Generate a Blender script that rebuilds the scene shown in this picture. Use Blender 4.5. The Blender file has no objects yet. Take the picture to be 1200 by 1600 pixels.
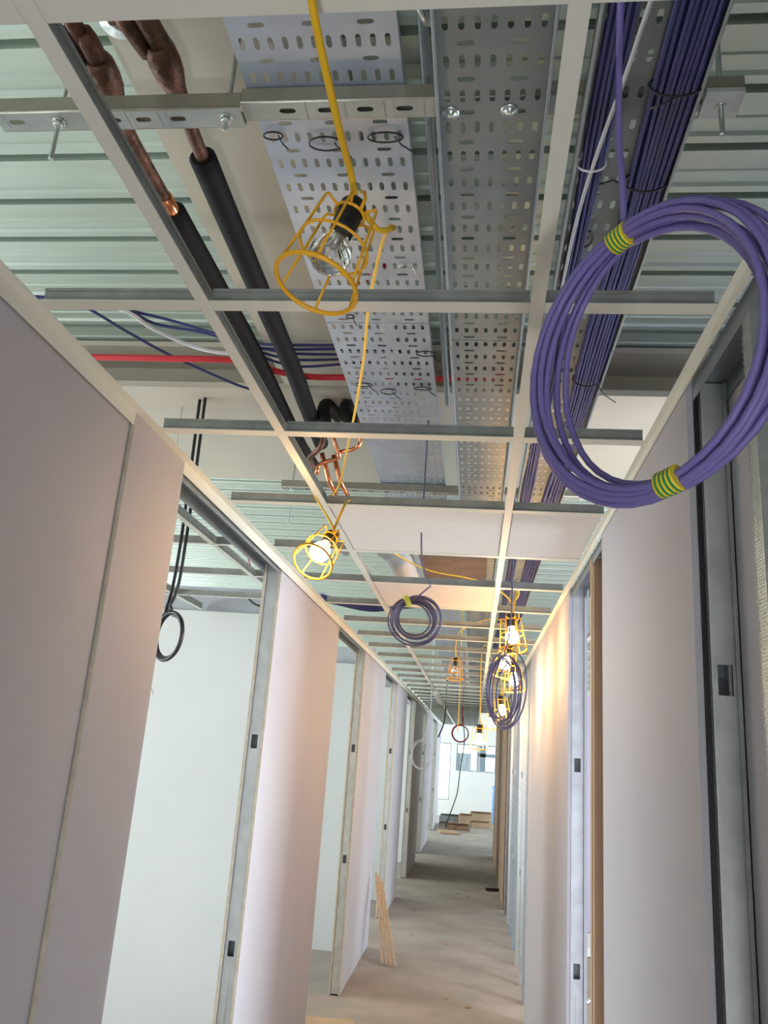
import bpy, math, random
from mathutils import Vector, Matrix
random.seed(7)
SC = bpy.context.scene
COL = SC.collection
pi = math.pi
Z0 = 1.65                      # height of the camera above the floor

# ------------------------------------------------------------------ camera
yaw, pitch, roll, FPX = -0.126710, 0.284785, 0.0739536, 1268.28
fwd = Vector((math.sin(yaw)*math.cos(pitch), math.cos(yaw)*math.cos(pitch), math.sin(pitch)))
rgt = Vector((math.cos(yaw), -math.sin(yaw), 0))
upv = rgt.cross(fwd)
c_, s_ = math.cos(roll), math.sin(roll)
r2 = c_*rgt + s_*upv
u2 = -s_*rgt + c_*upv
cam_d = bpy.data.cameras.new('camera')
cam_d.sensor_fit = 'HORIZONTAL'
cam_d.sensor_width = 36
cam_d.lens = 36*FPX/1200
cam_d.clip_start = 0.02
cam = bpy.data.objects.new('camera', cam_d)
COL.objects.link(cam)
M = Matrix((r2, u2, -fwd)).transposed().to_4x4()
M.translation = Vector((0, 0, Z0))
cam.matrix_world = M
SC.camera = cam

# ------------------------------------------------------------------ exposure, world
SC.view_settings.view_transform = 'Standard'
SC.view_settings.look = 'None'
SC.view_settings.gamma = 1
SC.view_settings.use_curve_mapping = False
SC.view_settings.exposure = 0.0
W = bpy.data.worlds.new('sky')
SC.world = W
W.use_nodes = True
W.node_tree.nodes['Background'].inputs[0].default_value = (0.86, 0.93, 1.0, 1)
W.node_tree.nodes['Background'].inputs[1].default_value = 3.0

def area(name, loc, rot, sx, sy, power, col):
    d = bpy.data.lights.new(name, 'AREA')
    d.shape = 'RECTANGLE'
    d.size, d.size_y, d.energy, d.color = sx, sy, power, col
    o = bpy.data.objects.new(name, d)
    COL.objects.link(o)
    o.location = loc
    o.rotation_euler = rot
    return o
DAY = (0.88, 0.97, 0.98)
# daylight through outer window openings, assumed and unseen except at the far end
LEFT_ROOMS = [(-3.6, -0.3, 40), (0.2, 4.4, 118), (5.3, 7.2, 80), (8.0, 9.9, 80), (10.6, 13.2, 100), (14.0, 16.6, 100), (17.5, 21.0, 140), (22.0, 24.3, 230)]
RIGHT_ROOMS = [(2.0, 4.4, 300), (5.2, 9.0, 40), (10.0, 15.0, 110), (17.0, 24.0, 200)]
for a, b, p in LEFT_ROOMS:
    area('assumed_daylight_left', (-4.62, (a+b)/2, 1.75), (0, -pi/2, 0), 1.9, b-a, p, DAY)
for a, b, p in RIGHT_ROOMS:
    area('assumed_daylight_right', (4.12, (a+b)/2, 1.75), (0, pi/2, 0), 1.9, b-a, p, (.80, .89, 1.0))
area('daylight_end', (-1.05, 24.75, 1.2), (-pi/2, 0, 0), 1.0, 1.4, 60, DAY)
area('assumed_daylight_front', (-0.2, -4.05, 1.35), (pi/2, 0, 0), 1.9, 1.5, 10, (1.0, .95, .86))  # assumed window behind the viewer, added to light the near services

# ------------------------------------------------------------------ materials
def mat(name, col, rough=0.6, metal=0.0, var=0.0, scale=8.0, bump=0.0, bscale=60.0, spec=0.5, stretch=None):
    m = bpy.data.materials.new(name)
    m.use_nodes = True
    nt = m.node_tree
    b = nt.nodes['Principled BSDF']
    b.inputs['Base Color'].default_value = (*col, 1)
    b.inputs['Roughness'].default_value = rough
    b.inputs['Metallic'].default_value = metal
    b.inputs['Specular IOR Level'].default_value = spec
    tc = nt.nodes.new('ShaderNodeTexCoord')
    src = tc.outputs['Object']
    if stretch:
        mp = nt.nodes.new('ShaderNodeMapping')
        mp.inputs['Scale'].default_value = stretch
        nt.links.new(src, mp.inputs[0]); src = mp.outputs[0]
    if var:
        n = nt.nodes.new('ShaderNodeTexNoise')
        n.inputs['Scale'].default_value = scale
        n.inputs['Detail'].default_value = 6
        nt.links.new(src, n.inputs['Vector'])
        r = nt.nodes.new('ShaderNodeValToRGB')
        r.color_ramp.elements[0].position = 0.3
        r.color_ramp.elements[1].position = 0.7
        r.color_ramp.elements[0].color = (*[c*(1-var) for c in col], 1)
        r.color_ramp.elements[1].color = (*[min(1, c*(1+var)) for c in col], 1)
        nt.links.new(n.outputs['Fac'], r.inputs[0])
        nt.links.new(r.outputs[0], b.inputs['Base Color'])
    if bump:
        n2 = nt.nodes.new('ShaderNodeTexNoise')
        n2.inputs['Scale'].default_value = bscale
        nt.links.new(src, n2.inputs['Vector'])
        bp = nt.nodes.new('ShaderNodeBump')
        bp.inputs['Strength'].default_value = bump
        bp.inputs['Distance'].default_value = 0.01
        nt.links.new(n2.outputs['Fac'], bp.inputs['Height'])
        nt.links.new(bp.outputs[0], b.inputs['Normal'])
    return m
board = mat('plasterboard_face', (0.495, 0.485, 0.515), 0.75, var=0.03, scale=2.5, spec=0.3)
edge = mat('plasterboard_edge', (0.62, 0.54, 0.42), 0.9, var=0.15, scale=30)
white_wall = mat('skimmed_wall', (0.72, 0.73, 0.71), 0.7, var=0.02, scale=2)
lilac_wall = mat('lilac_board', (0.56, 0.55, 0.72), 0.7, var=0.03, scale=2)
grey_prime = mat('grey_bulkhead', (0.42, 0.43, 0.46), 0.8, var=0.1, scale=6)
concrete = mat('dusty_concrete', (0.32, 0.275, 0.235), 0.9, var=0.16, scale=2.2, bump=0.3, bscale=40)
deck_m = mat('galvanised_deck', (0.47, 0.545, 0.475), 0.42, 0.35, var=0.07, scale=3, stretch=(0.5, 4, 4))
slab_m = mat('slab', (0.3, 0.3, 0.3), 0.9)
galv = mat('galvanised_steel', (0.62, 0.65, 0.64), 0.42, 0.55, var=0.12, scale=14)
galv_dull = mat('dull_galvanised_track', (0.30, 0.34, 0.36), 0.5, 0.6, var=0.12, scale=10)
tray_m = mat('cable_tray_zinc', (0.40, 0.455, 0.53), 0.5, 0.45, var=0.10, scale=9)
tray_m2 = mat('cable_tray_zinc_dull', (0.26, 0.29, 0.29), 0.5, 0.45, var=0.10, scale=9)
zinc = mat('bright_zinc', (0.62, 0.66, 0.62), 0.3, 0.85, var=0.1, scale=40)
strut_face = mat('strut_face', (0.36, 0.39, 0.37), 0.55, 0.35, var=0.12, scale=12)
bronze = mat('strut_gold_zinc', (0.34, 0.32, 0.25), 0.42, 0.55, var=0.12, scale=9)
tee_web = mat('galvanised_tee_web', (0.34, 0.35, 0.32), 0.5, 0.3, var=0.15, scale=20)
white_tee = mat('white_enamel', (0.78, 0.785, 0.69), 0.45, var=0.02, scale=4)
tile_m = mat('ceiling_tile', (0.78, 0.75, 0.71), 0.85, var=0.02, scale=20, bump=0.15, bscale=120)
duct_m = mat('cream_board', (0.52, 0.49, 0.39), 0.75, var=0.03, scale=3)
beam_m = mat('beam_paint', (0.52, 0.47, 0.38), 0.75, var=0.05, scale=3)
rubber = mat('black_foam_lagging', (0.009, 0.009, 0.010), 0.75, var=0.1, spec=0.25)
copper = mat('tarnished_copper', (0.135, 0.062, 0.038), 0.5, 0.55, var=0.6, scale=18, bump=0.6, bscale=45)
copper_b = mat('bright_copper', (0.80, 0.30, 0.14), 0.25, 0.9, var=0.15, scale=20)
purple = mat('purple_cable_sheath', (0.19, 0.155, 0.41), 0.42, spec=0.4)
purple_g = mat('backlit_purple_cable', (0.10, 0.08, 0.15), 0.45, spec=0.4)  # purple sheath darkened, the backlit look of the hanging coils put into the colour
purple_d = mat('shaded_violet_cable', (0.036, 0.042, 0.15), 0.45, spec=0.4)  # same sheath as the coil, bluer, its dimmer light put into the colour
blackp = mat('black_plastic', (0.012, 0.012, 0.013), 0.45)
redp = mat('red_cable', (0.62, 0.03, 0.04), 0.5)
greyp = mat('grey_cable', (0.42, 0.42, 0.42), 0.5)
whitep = mat('white_cable', (0.75, 0.75, 0.78), 0.5)
yellow = mat('yellow_plastic', (0.95, 0.47, 0.015), 0.4)
yellow_c = mat('yellow_cable', (0.90, 0.52, 0.02), 0.45)
tape_y = mat('tape_yellow', (0.85, 0.68, 0.03), 0.4)
tape_g = mat('tape_green', (0.02, 0.26, 0.08), 0.4)
wood = mat('raw_timber', (0.48, 0.33, 0.20), 0.8, var=0.2, scale=10, stretch=(8, 8, 1))
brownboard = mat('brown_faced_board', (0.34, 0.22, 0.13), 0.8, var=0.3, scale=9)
warm_stud = mat('warm_lit_stud', (0.50, 0.33, 0.18), 0.85, var=0.06, scale=5)  # steel stud with the warm lamplight tint put into its base colour
cardboard = mat('cardboard', (0.45, 0.32, 0.20), 0.85, var=0.15, scale=5)
bluep = mat('blue_plastic', (0.25, 0.42, 0.80), 0.5)
framem = mat('window_frame_grey', (0.35, 0.37, 0.38), 0.5)
dark_cl = mat('far_facade', (0.10, 0.14, 0.15), 0.8, var=0.2)

def glass(name, tint=(1, 1, 1), rough=0.0):
    m = bpy.data.materials.new(name); m.use_nodes = True
    b = m.node_tree.nodes['Principled BSDF']
    b.inputs['Base Color'].default_value = (*tint, 1)
    b.inputs['Roughness'].default_value = rough
    b.inputs['Transmission Weight'].default_value = 1
    b.inputs['IOR'].default_value = 1.45
    return m
glass_m = glass('clear_glass')
pane_m = glass('window_glass', (0.92, 0.97, 0.98))
def emit(name, col, st):
    m = bpy.data.materials.new(name); m.use_nodes = True
    b = m.node_tree.nodes['Principled BSDF']
    b.inputs['Base Color'].default_value = (1, 0.9, 0.7, 1)
    b.inputs['Emission Color'].default_value = (*col, 1)
    b.inputs['Emission Strength'].default_value = st
    return m
lit_m = emit('lit_bulb', (1.0, 0.74, 0.40), 30)

# ------------------------------------------------------------------ mesh helpers
class MB:
    def __init__(s):
        s.v = []; s.f = []; s.sm = []; s.mi = []
    def add(s, vs, fs, smooth=False, mi=0):
        n = len(s.v)
        s.v += [tuple(v) for v in vs]
        for f in fs:
            s.f.append([i+n for i in f]); s.sm.append(smooth); s.mi.append(mi)
    def box(s, x0, x1, y0, y1, z0, z1, mi=0):
        vs = [(x, y, z) for z in (z0, z1) for y in (y0, y1) for x in (x0, x1)]
        s.add(vs, [(0, 2, 3, 1), (4, 5, 7, 6), (0, 1, 5, 4), (2, 6, 7, 3), (0, 4, 6, 2), (1, 3, 7, 5)], mi=mi)
    def obox(s, c, ax, ay, az, mi=0):       # oriented box, half-axes as vectors
        c = Vector(c)
        vs = [c + sx*Vector(ax) + sy*Vector(ay) + sz*Vector(az) for sz in (-1, 1) for sy in (-1, 1) for sx in (-1, 1)]
        s.add(vs, [(0, 2, 3, 1), (4, 5, 7, 6), (0, 1, 5, 4), (2, 6, 7, 3), (0, 4, 6, 2), (1, 3, 7, 5)], mi=mi)
    def tube(s, pts, r, n=8, closed=False, cap=True, mi=0, stripes=None):
        P = [Vector(p) for p in pts]
        N = len(P)
        rr = r if isinstance(r, (list, tuple)) else [r]*N
        def tan(i):
            if closed: return (P[(i+1) % N]-P[i-1]).normalized()
            a = P[max(i-1, 0)]; b = P[min(i+1, N-1)]
            t = b-a
            return t.normalized() if t.length > 1e-9 else Vector((0, 0, 1))
        t = tan(0)
        u = t.cross(Vector((0, 0, 1)))
        if u.length < 0.1: u = t.cross(Vector((1, 0, 0)))
        u.normalize()
        vs = []
        for i in range(N):
            t = tan(i)
            u = (u - t*u.dot(t)).normalized()
            w = t.cross(u)
            for k in range(n):
                a = 2*pi*k/n
                vs.append(P[i] + rr[i]*(math.cos(a)*u + math.sin(a)*w))
        fs = []
        base = len(s.v)
        s.v += [tuple(v) for v in vs]
        for i in range(N if closed else N-1):
            j = (i+1) % N
            for k in range(n):
                l = (k+1) % n
                s.f.append([base+i*n+k, base+i*n+l, base+j*n+l, base+j*n+k]); s.sm.append(True)
                s.mi.append(mi if stripes is None else i % 2)
        if cap and not closed:
            s.f.append([base+k for k in range(n)][::-1]); s.sm.append(False); s.mi.append(mi)
            s.f.append([base+(N-1)*n+k for k in range(n)]); s.sm.append(False); s.mi.append(mi)
    def lathe(s, prof, o, axis, n=20, mi=0):  # prof list of (t along axis, radius)
        a = Vector(axis).normalized()
        s.tube([Vector(o)+a*t for t, r in prof], [max(r, 1e-4) for t, r in prof], n, mi=mi)
    def extrude(s, prof, axis, a, b, closed=True, mi=0):
        # prof: list of 2-D points; axis 'x','y','z' extrusion from a to b
        def mk(p, t):
            if axis == 'x': return (t, p[0], p[1])
            if axis == 'y': return (p[0], t, p[1])
            return (p[0], p[1], t)
        n = len(prof)
        vs = [mk(p, a) for p in prof]+[mk(p, b) for p in prof]
        fs = [(i, (i+1) % n, n+(i+1) % n, n+i) for i in range(n if closed else n-1)]
        if closed: fs += [tuple(range(n))[::-1], tuple(range(n, 2*n))]
        s.add(vs, fs, mi=mi)
    def build(s, name, mats, parent=None, solid=None, origin=None):
        me = bpy.data.meshes.new(name)
        o0 = Vector(origin) if origin else Vector((0, 0, 0))
        me.from_pydata([tuple(Vector(v)-o0) for v in s.v], [], s.f)
        if not isinstance(mats, (list, tuple)): mats = [mats]
        for m in mats: me.materials.append(m)
        me.polygons.foreach_set('use_smooth', s.sm)
        me.polygons.foreach_set('material_index', s.mi)
        import bmesh
        b = bmesh.new(); b.from_mesh(me)
        bmesh.ops.recalc_face_normals(b, faces=b.faces)
        b.to_mesh(me); b.free()
        me.update()
        o = bpy.data.objects.new(name, me)
        COL.objects.link(o)
        o.location = o0
        if parent: o.parent = parent
        if solid:
            md = o.modifiers.new('thickness', 'SOLIDIFY')
            md.thickness = solid; md.offset = 0
        return o
def V(x, y, z): return Vector((x, y, z+Z0))      # heights are measured from eye level
def tag(o, label, cat, group=None, kind=None):
    o['label'] = label; o['category'] = cat
    if group: o['group'] = group
    if kind: o['kind'] = kind
    return o
def struct(o):
    o['kind'] = 'structure'; return o
def thing(name, loc, label, cat, group=None):
    o = bpy.data.objects.new(name, None); COL.objects.link(o)
    o.location = loc
    o.empty_display_size = 0.1
    return tag(o, label, cat, group)
def copy_tree(o, parent=None):
    c = o.copy(); COL.objects.link(c)
    if parent: c.parent = parent
    for ch in list(o.children): copy_tree(ch, c)
    return c
def spl(pts, sub=6, closed=False):
    P = [Vector(p) for p in pts]; n = len(P); out = []
    rng = range(n if closed else n-1)
    for i in rng:
        p1, p2 = P[i], P[(i+1) % n]
        p0 = P[i-1] if (i > 0 or closed) else p1*2-p2
        p3 = P[(i+2) % n] if (i+2 < n or closed) else p2*2-p1
        for k in range(sub):
            t = k/sub
            out.append(0.5*((2*p1)+(p2-p0)*t+(2*p0-5*p1+4*p2-p3)*t*t+(3*p1-p0-3*p2+p3)*t**3))
    if not closed: out.append(P[-1])
    return out
ORD = ['first', 'second', 'third', 'fourth', 'fifth', 'sixth', 'seventh', 'eighth', 'ninth', 'tenth', 'eleventh', 'twelfth']

# ================================================================== SETTING
XL0, XR0, YN, YF = -4.5, 4.0, -4.0, 24.5
DECK = 1.60+Z0
m = MB(); m.box(XL0-.15, XR0+.15, YN-.15, YF+.15, -0.15, 0)
struct(m.build('floor', concrete))

m = MB()
prof = []
k0 = -28
for k in range(k0, 118):
    yc = 1.475+0.1975*k
    prof += [(yc-.015, DECK), (yc-.019, DECK+.05), (yc+.019, DECK+.05), (yc+.015, DECK),
             (yc+.040, DECK), (yc+.046, DECK+.009), (yc+.096, DECK+.009), (yc+.1005, DECK+.005), (yc+.105, DECK+.009), (yc+.151, DECK+.009), (yc+.158, DECK)]
m.extrude(prof, 'x', XL0, XR0, closed=False)
deck = struct(m.build('ceiling', deck_m, solid=0.002))
# perforations punched along the floor of each groove
m = MB(); m.box(XL0-.15, XR0+.15, YN-.15, YF+.15, DECK+.06, DECK+.2)
struct(m.build('ceiling', slab_m))

def ext_wall(name, x0, x1, rooms, ya, yb, zlo=0.75, zhi=2.75):  # outer side wall, its window openings assumed for the daylight
    m = MB(); top = DECK+.06
    m.box(x0, x1, ya, yb, 0, zlo); m.box(x0, x1, ya, yb, zhi, top)
    e = ya
    for a, b, p in rooms:
        m.box(x0, x1, e, a, zlo, zhi); e = b
    m.box(x0, x1, e, yb, zlo, zhi)
    return struct(m.build(name, white_wall))
ext_wall('wall_left', XL0-.1, XL0, LEFT_ROOMS, YN, YF)
ext_wall('wall_right', XR0, XR0+.1, RIGHT_ROOMS, YN, YF)
m = MB(); m.box(XL0, -1.2, YN-.1, YN, 0, DECK+.06); m.box(.8, XR0, YN-.1, YN, 0, DECK+.06); m.box(-1.2, .8, YN-.1, YN, 0, .55); m.box(-1.2, .8, YN-.1, YN, 2.15, DECK+.06)  # unseen wall behind the viewer, its window opening added for light
struct(m.build('wall_front', white_wall))
# far end wall with its window openings
m = MB(); a, b = YF, YF+.12
zb, zt = 1.24, 1.96
m.box(XL0, -1.45, a, b, 0, DECK+.06)
m.box(-1.45, XR0, a, b, zt+.03, DECK+.06)
m.box(-0.66, -0.50, a, b, 0, zt+.03)
m.box(-0.50, XR0, a, b, 0, zb)
m.box(1.3, XR0, a, b, zb, zt+.03)
m.box(-1.45, -0.66, a, b, 0, 0.42)
struct(m.build('wall_back', white_wall))
def window(x0, x1, z0, z1, bars, name):
    y = YF+.04
    fr = MB()
    t = .035
    fr.box(x0, x1, y, y+.05, z0, z0+t); fr.box(x0, x1, y, y+.05, z1-t, z1)
    fr.box(x0, x0+t, y, y+.05, z0+t, z1-t); fr.box(x1-t, x1, y, y+.05, z0+t, z1-t)
    for bx in bars: fr.box(bx-.02, bx+.02, y, y+.05, z0+t, z1-t)
    f = struct(fr.build(name, framem))
    pn = MB(); pn.box(x0+t, x1-t, y+.022, y+.028, z0+t, z1-t)
    pn.build('pane', pane_m, f)
window(-0.50, 1.3, zb, zt+.03, (0.10, 0.62), 'window_1')
window(-1.45, -0.66, 0.42, zt+.03, (), 'window_2')
# building seen through the far window
fb = MB(); fb.box(-0.6, -0.1, 29, 31, 0, 1.75); fb.box(0.15, 0.4, 29, 31, 0, 2.6); fb.box(0.15, 2.4, 29, 31, 1.66, 1.78)
o = fb.build('neighbouring_building', dark_cl)
tag(o, 'dark grey structure outside, seen through the window at the far end of the corridor', 'building')

# cross walls between the rooms on the left, and the two on the right
for yw, mt in ((4.83, white_wall), (7.52, white_wall), (10.12, white_wall), (13.6, white_wall), (17.1, white_wall), (21.5, board)):
    m = MB(); m.box(XL0, -.945, yw, yw+.09, 0, 0.745+Z0)
    m.box(XL0, -.945, yw+.02, yw+.07, .745+Z0, .90+Z0, mi=1)
    struct(m.build('wall_left', [mt, grey_prime]))
m = MB(); m.box(XL0, -.945, -.2, -.1, 0, .75+Z0); struct(m.build('wall_left', board))
for yw in (1.62, 9.45, 15.4):
    m = MB(); m.box(.485, XR0, yw, yw+.09, 0, .745+Z0); struct(m.build('wall_right', lilac_wall))
# unseen blocker added above the right-hand rooms to keep light off the deck
m = MB(); m.box(1.15, 1.20, YN, 2.9, .80+Z0, DECK); m.box(1.20, XR0, 1.64, 1.69, .745+Z0, DECK)
struct(m.build('wall_right', grey_prime))

def slotted_web(m, x0, x1, y, th, z0, z1, slots, sw=.026, sh=.055):
    """steel stud web facing along y with service slots"""
    c = (x0+x1)/2
    m.box(x0, c-sw/2, y, y+th, z0, z1); m.box(c+sw/2, x1, y, y+th, z0, z1)
    e = z0
    for s in slots:
        m.box(c-sw/2, c+sw/2, y, y+th, e, s); e = s+sh
    m.box(c-sw/2, c+sw/2, y, y+th, e, z1)
TOP = 0.748+Z0
def wall_segment(side, y0, y1, name, jamb=True, slots=(.85, 1.62), room=True, corr=True, face=None, proud=0.0, m1=None):
    """one length of corridor partition: board on each face, steel jamb stud at its near end"""
    s = -1 if side == 'left' else 1
    fx = (-.86 if side == 'left' else .39) - s*proud
    gap = .012 if side == 'right' and y0 == 1.53 else 0
    bx = fx+s*.078
    e = bpy.data.objects.new(name, None); COL.objects.link(e); e.location = (fx, y0, 0); struct(e)
    def bd(xa, xb, nm, mt):
        m = MB(); xa, xb = sorted((xa, xb))
        # faces of the sheet in the face colour, cut edges as raw gypsum
        m.box(xa, xb, y0, y1, 0.004, TOP)
        mi = [0]*6
        m.mi = [1, 1, 0 if side == 'right' else 1, 1, 0, 0]
        o = m.build(nm, [mt, edge], e)
        o.data.transform(Matrix.Translation(-Vector(e.location)))
        return o
    if corr: bd(fx, fx+s*.0125, 'plasterboard', m1 or board)
    if room: bd(bx-s*.0125, bx, 'plasterboard', m1 or board)
    m = MB(); xa, xb = sorted((fx+s*(.0135+gap), bx-s*.0135))
    yy = y0+.006
    slotted_web(m, xa, xb, yy, .0012, .01, TOP-.002, [z for z in slots])
    m.box(xa, xa+.0012, yy, yy+.04, .01, TOP-.002); m.box(xb-.0012, xb, yy, yy+.04, .01, TOP-.002)
    m.box((xa+xb)/2-.0015, (xa+xb)/2+.0015, yy-.003, yy, .01, .80)
    o = m.build('jamb_stud', galv, e); o.data.transform(Matrix.Translation(-Vector(e.location)))
    m = MB(); m.box(xa, xb, y0+.05, y1-.01, .01, TOP-.003)
    if corr and room:
        o = m.build('wall_core', galv_dull, e); o.data.transform(Matrix.Translation(-Vector(e.location)))
    return e
# left side (near end first); the second board of the first stretch stands proud of it
wall_segment('left', -4.0, 1.755, 'wall_left')
wall_segment('left', 1.757, 2.105, 'wall_left', proud=.010)
for a, b in ((3.39, 4.985), (6.27, 7.82), (9.1, 10.45), (12.0, 13.85), (15.0, 17.3), (19.5, 21.8)):
    wall_segment('left', a, b, 'wall_left')
# right side
m_e = wall_segment('right', 1.53, 2.64, 'wall_right', slots=(.9, 1.785))
wall_segment('right', 3.60, 6.12, 'wall_right')
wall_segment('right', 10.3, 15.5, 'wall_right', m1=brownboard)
wall_segment('right', -4.0, 0.30, 'wall_right')
# boards of the room side only, seen through the bare frame
m = MB(); m.box(.466, .4785, .3, 1.525, .004, TOP); struct(m.build('wall_right', board))

# edge trims of the ceiling, tracks over the openings
m = MB()
m.box(-.858, -.83, YN, 21.9, .75+Z0, .752+Z0)
m.box(-.8525, -.8512, YN, 21.9, .714+Z0, .75+Z0)
struct(m.build('trim_1', white_tee))
m = MB()
m.box(.375, .399, YN, 15.5, .75+Z0, .752+Z0)
m.box(.387, .3885, YN, 15.5, .728+Z0, .75+Z0)
struct(m.build('trim_2', white_tee))
def u_track(x0, x1, y0, y1, label):
    m = MB(); z = .742+Z0
    m.box(x0, x1, y0, y1, z, z+.0012)
    m.box(x0, x0+.0012, y0, y1, z-.04, z); m.box(x1-.0012, x1, y0, y1, z-.04, z)
    o = m.build('head_track', galv_dull, origin=(0, y0, z)); tag(o, label, 'steel track', None); return o
LOP = [(2.106, 3.389), (4.986, 6.269), (7.821, 9.099), (10.451, 11.999), (13.851, 14.999), (17.301, 19.499)]
for i, (a, b) in enumerate(LOP):
    u_track(-.935, -.865, a, b, f'galvanised steel head track over the {ORD[i]} doorway opening from the camera on the left')
ROP = [(.302, 1.528), (2.642, 3.598), (6.122, 10.29)]
for i, (a, b) in enumerate(ROP):
    u_track(.402, .464 if i == 0 else .475, a, b, f'galvanised steel head track over the {ORD[i]} open bay from the camera on the right')

# free-standing studs
def c_stud(x0, x1, y, mt, label, slots=(.9, 1.7), fl=.038, open_to=1, knurl=False, group=None, top=.74):
    e = thing('metal_stud', (x0, y, 0), label, 'stud', group)
    inv = Matrix.Translation(-Vector(e.location))
    m = MB(); z1 = top+Z0-.001
    slotted_web(m, x0, x1, y, .0012, .002, z1, slots)
    o = m.build('web', mt, e); o.data.transform(inv)
    for xa, xb, lx in ((x0, x0+.0012, x0+.008), (x1-.0012, x1, x1-.008)):
        m = MB()
        ya, yb = (y-fl, y) if open_to < 0 else (y+.0012, y+fl)
        m.box(xa, xb, ya, yb, .002, z1)
        yl = ya if open_to < 0 else yb-.0012
        m.box(min(xa, lx), max(xb, lx), yl, yl+.0012, .002, z1)
        if knurl:
            xk = xa
            for r in range(0, 420):
                zz = .02+r*.0055
                if zz > z1-.02: break
                for q in range(5):
                    yy = ya+.004+q*.0075+(r % 2)*.003
                    m.box(xk-.0008, xk, yy, yy+.0032, zz, zz+.003)
        o = m.build('flange', mt, e); o.data.transform(inv)
    return e
c_stud(.403, .463, 1.185, zinc, 'knurled galvanised steel stud at the right edge, nearest the camera', knurl=True, open_to=1)
c_stud(.412, .4645, 1.522, galv, 'grey steel stud with a square service slot beside the black gap', slots=(1.785,), open_to=-1, fl=.006)
c_stud(.401, .468, 3.0, warm_stud, 'ochre-lit steel stud standing just past the first right-hand board', open_to=-1, slots=())
c_stud(.405, .470, 3.12, zinc, 'bright steel stud in the middle of the second right-hand bay', open_to=1) if False else None
for i, (yy, mt) in enumerate(((6.55, galv_dull), (7.05, zinc), (7.65, zinc), (8.25, galv_dull), (8.85, galv_dull), (9.45, zinc), (10.0, galv_dull))):
    c_stud(.405, .470, yy, mt, f'bare steel stud, {ORD[i]} beyond the warm-lit panel on the right of the corridor', slots=(.7, 1.5), fl=.045)
# black strip painting the cavity shade beside first right-hand board
m = MB(); m.box(.4030, .4115, 1.524, 1.529, .003, TOP-.006)
tag(m.build('gap_shade_strip', blackp, origin=(.407, 1.526, .003)), 'black strip standing for shade in the gap between the first right-hand board and the slotted stud', 'shade strip')

# ================================================================== CEILING GRID
FZ = .75+Z0
def tee_parts(e, x0, x1, y0, y1, along):
    inv = Matrix.Translation(-Vector(e.location))
    m = MB()
    if along == 'y':
        c = (x0+x1)/2
        m.box(x0, x1, y0, y1, FZ, FZ+.0018)
        a = m.build('flange', white_tee, e)
        m = MB(); m.box(c-.0012, c+.0012, y0, y1, FZ+.0018, FZ+.034); m.box(c-.0035, c+.0035, y0, y1, FZ+.034, FZ+.040)
    else:
        c = (y0+y1)/2
        m.box(x0, x1, y0, y1, FZ, FZ+.0018)
        a = m.build('flange', white_tee, e)
        m = MB(); m.box(x0, x1, c-.0012, c+.0012, FZ+.0018, FZ+.028); m.box(x0, x1, c-.0035, c+.0035, FZ+.028, FZ+.034)
        # stitched dimples along the web
        n = int((x1-x0)/.018)
        for i in range(n):
            for zz in (.010, .020):
                xx = x0+.01+i*.018+(.006 if zz > .015 else 0)
                m.box(xx, xx+.003, c-.0022, c-.0012, FZ+zz, FZ+zz+.002)
    b = m.build('web', tee_web, e)
    for o in (a, b): o.data.transform(inv)
def main_runner(x, y0, y1, label, group=None):
    e = thing('main_runner', (x, y0, FZ), label, 'ceiling grid bar', group)
    tee_parts(e, x-.012, x+.012, y0, y1, 'y'); return e
XA, XB = -.516, .079
main_runner(XA, -.6, 21.8, 'long white main ceiling runner left of the yellow caged bulb')
main_runner(XB, -.6, 21.8, 'long white main ceiling runner beside the large purple coil')
ROW = lambda k: .65+.613*k
POS = [('against the left wall trim', -.829, XA-.0125), ('between the two main runners', XA+.0125, XB-.0125), ('against the right wall trim', XB+.0125, .374)]
protos = {}
for k in range(-1, 35):
    y = ROW(k)
    if y > 21.5: break
    for i, (nm, a, b) in enumerate(POS):
        if i == 2 and y > 15.3: continue
        if 0 <= k < 12: lab, g = f'white cross tee {nm}, {ORD[k]} row of the grid from the camera', 'cross tees of the corridor ceiling grid'
        elif k < 0: continue
        else: lab, g = f'distant white cross tee {nm} beyond the twelfth row', 'distant cross tees '+nm
        if k < 12 and g: g = 'cross tees of the corridor ceiling grid'
        if i not in protos:
            e = thing('cross_tee', (a, 0, FZ), lab, 'ceiling grid bar', g)
            tee_parts(e, a, b, -.0165, .0165, 'x')
            protos[i] = e
            e.location.y = y
        else:
            c = copy_tree(protos[i]); c.location.y = y; c['label'] = lab; c['group'] = g
# side-room grids
main_runner(-1.083, 0.1, 4.82, 'white ceiling runner inside the first room on the left')
main_runner(-1.70, 0.1, 4.82, 'white ceiling runner deeper inside the first room on the left')
for i, y in enumerate((2.489, 3.102, 3.715, 4.328)):
    for j, (a, b) in enumerate(((-1.07, -.945), (-1.687, -1.096), (-2.9, -1.713))):
        e = thing('cross_tee', (a, y, FZ), f'white cross tee in the first room on the left, {ORD[i]} row, {("nearest the partition", "middle bay", "far bay")[j]}', 'ceiling grid bar', 'grid bars of the first left room')
        tee_parts(e, a, b, y-.012, y+.012, 'x')
main_runner(.68, 3.5, 9.4, 'white ceiling runner slanting across the room on the right')
for i, y in enumerate([3.9+.613*q for q in range(9)]):
    e = thing('cross_tee', (.49, y, FZ), f'pale cross tee of the right-hand room, {ORD[i]} row', 'ceiling grid bar', 'grid bars of the right room')
    tee_parts(e, .693, 1.9, y-.012, y+.012, 'x')

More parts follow.
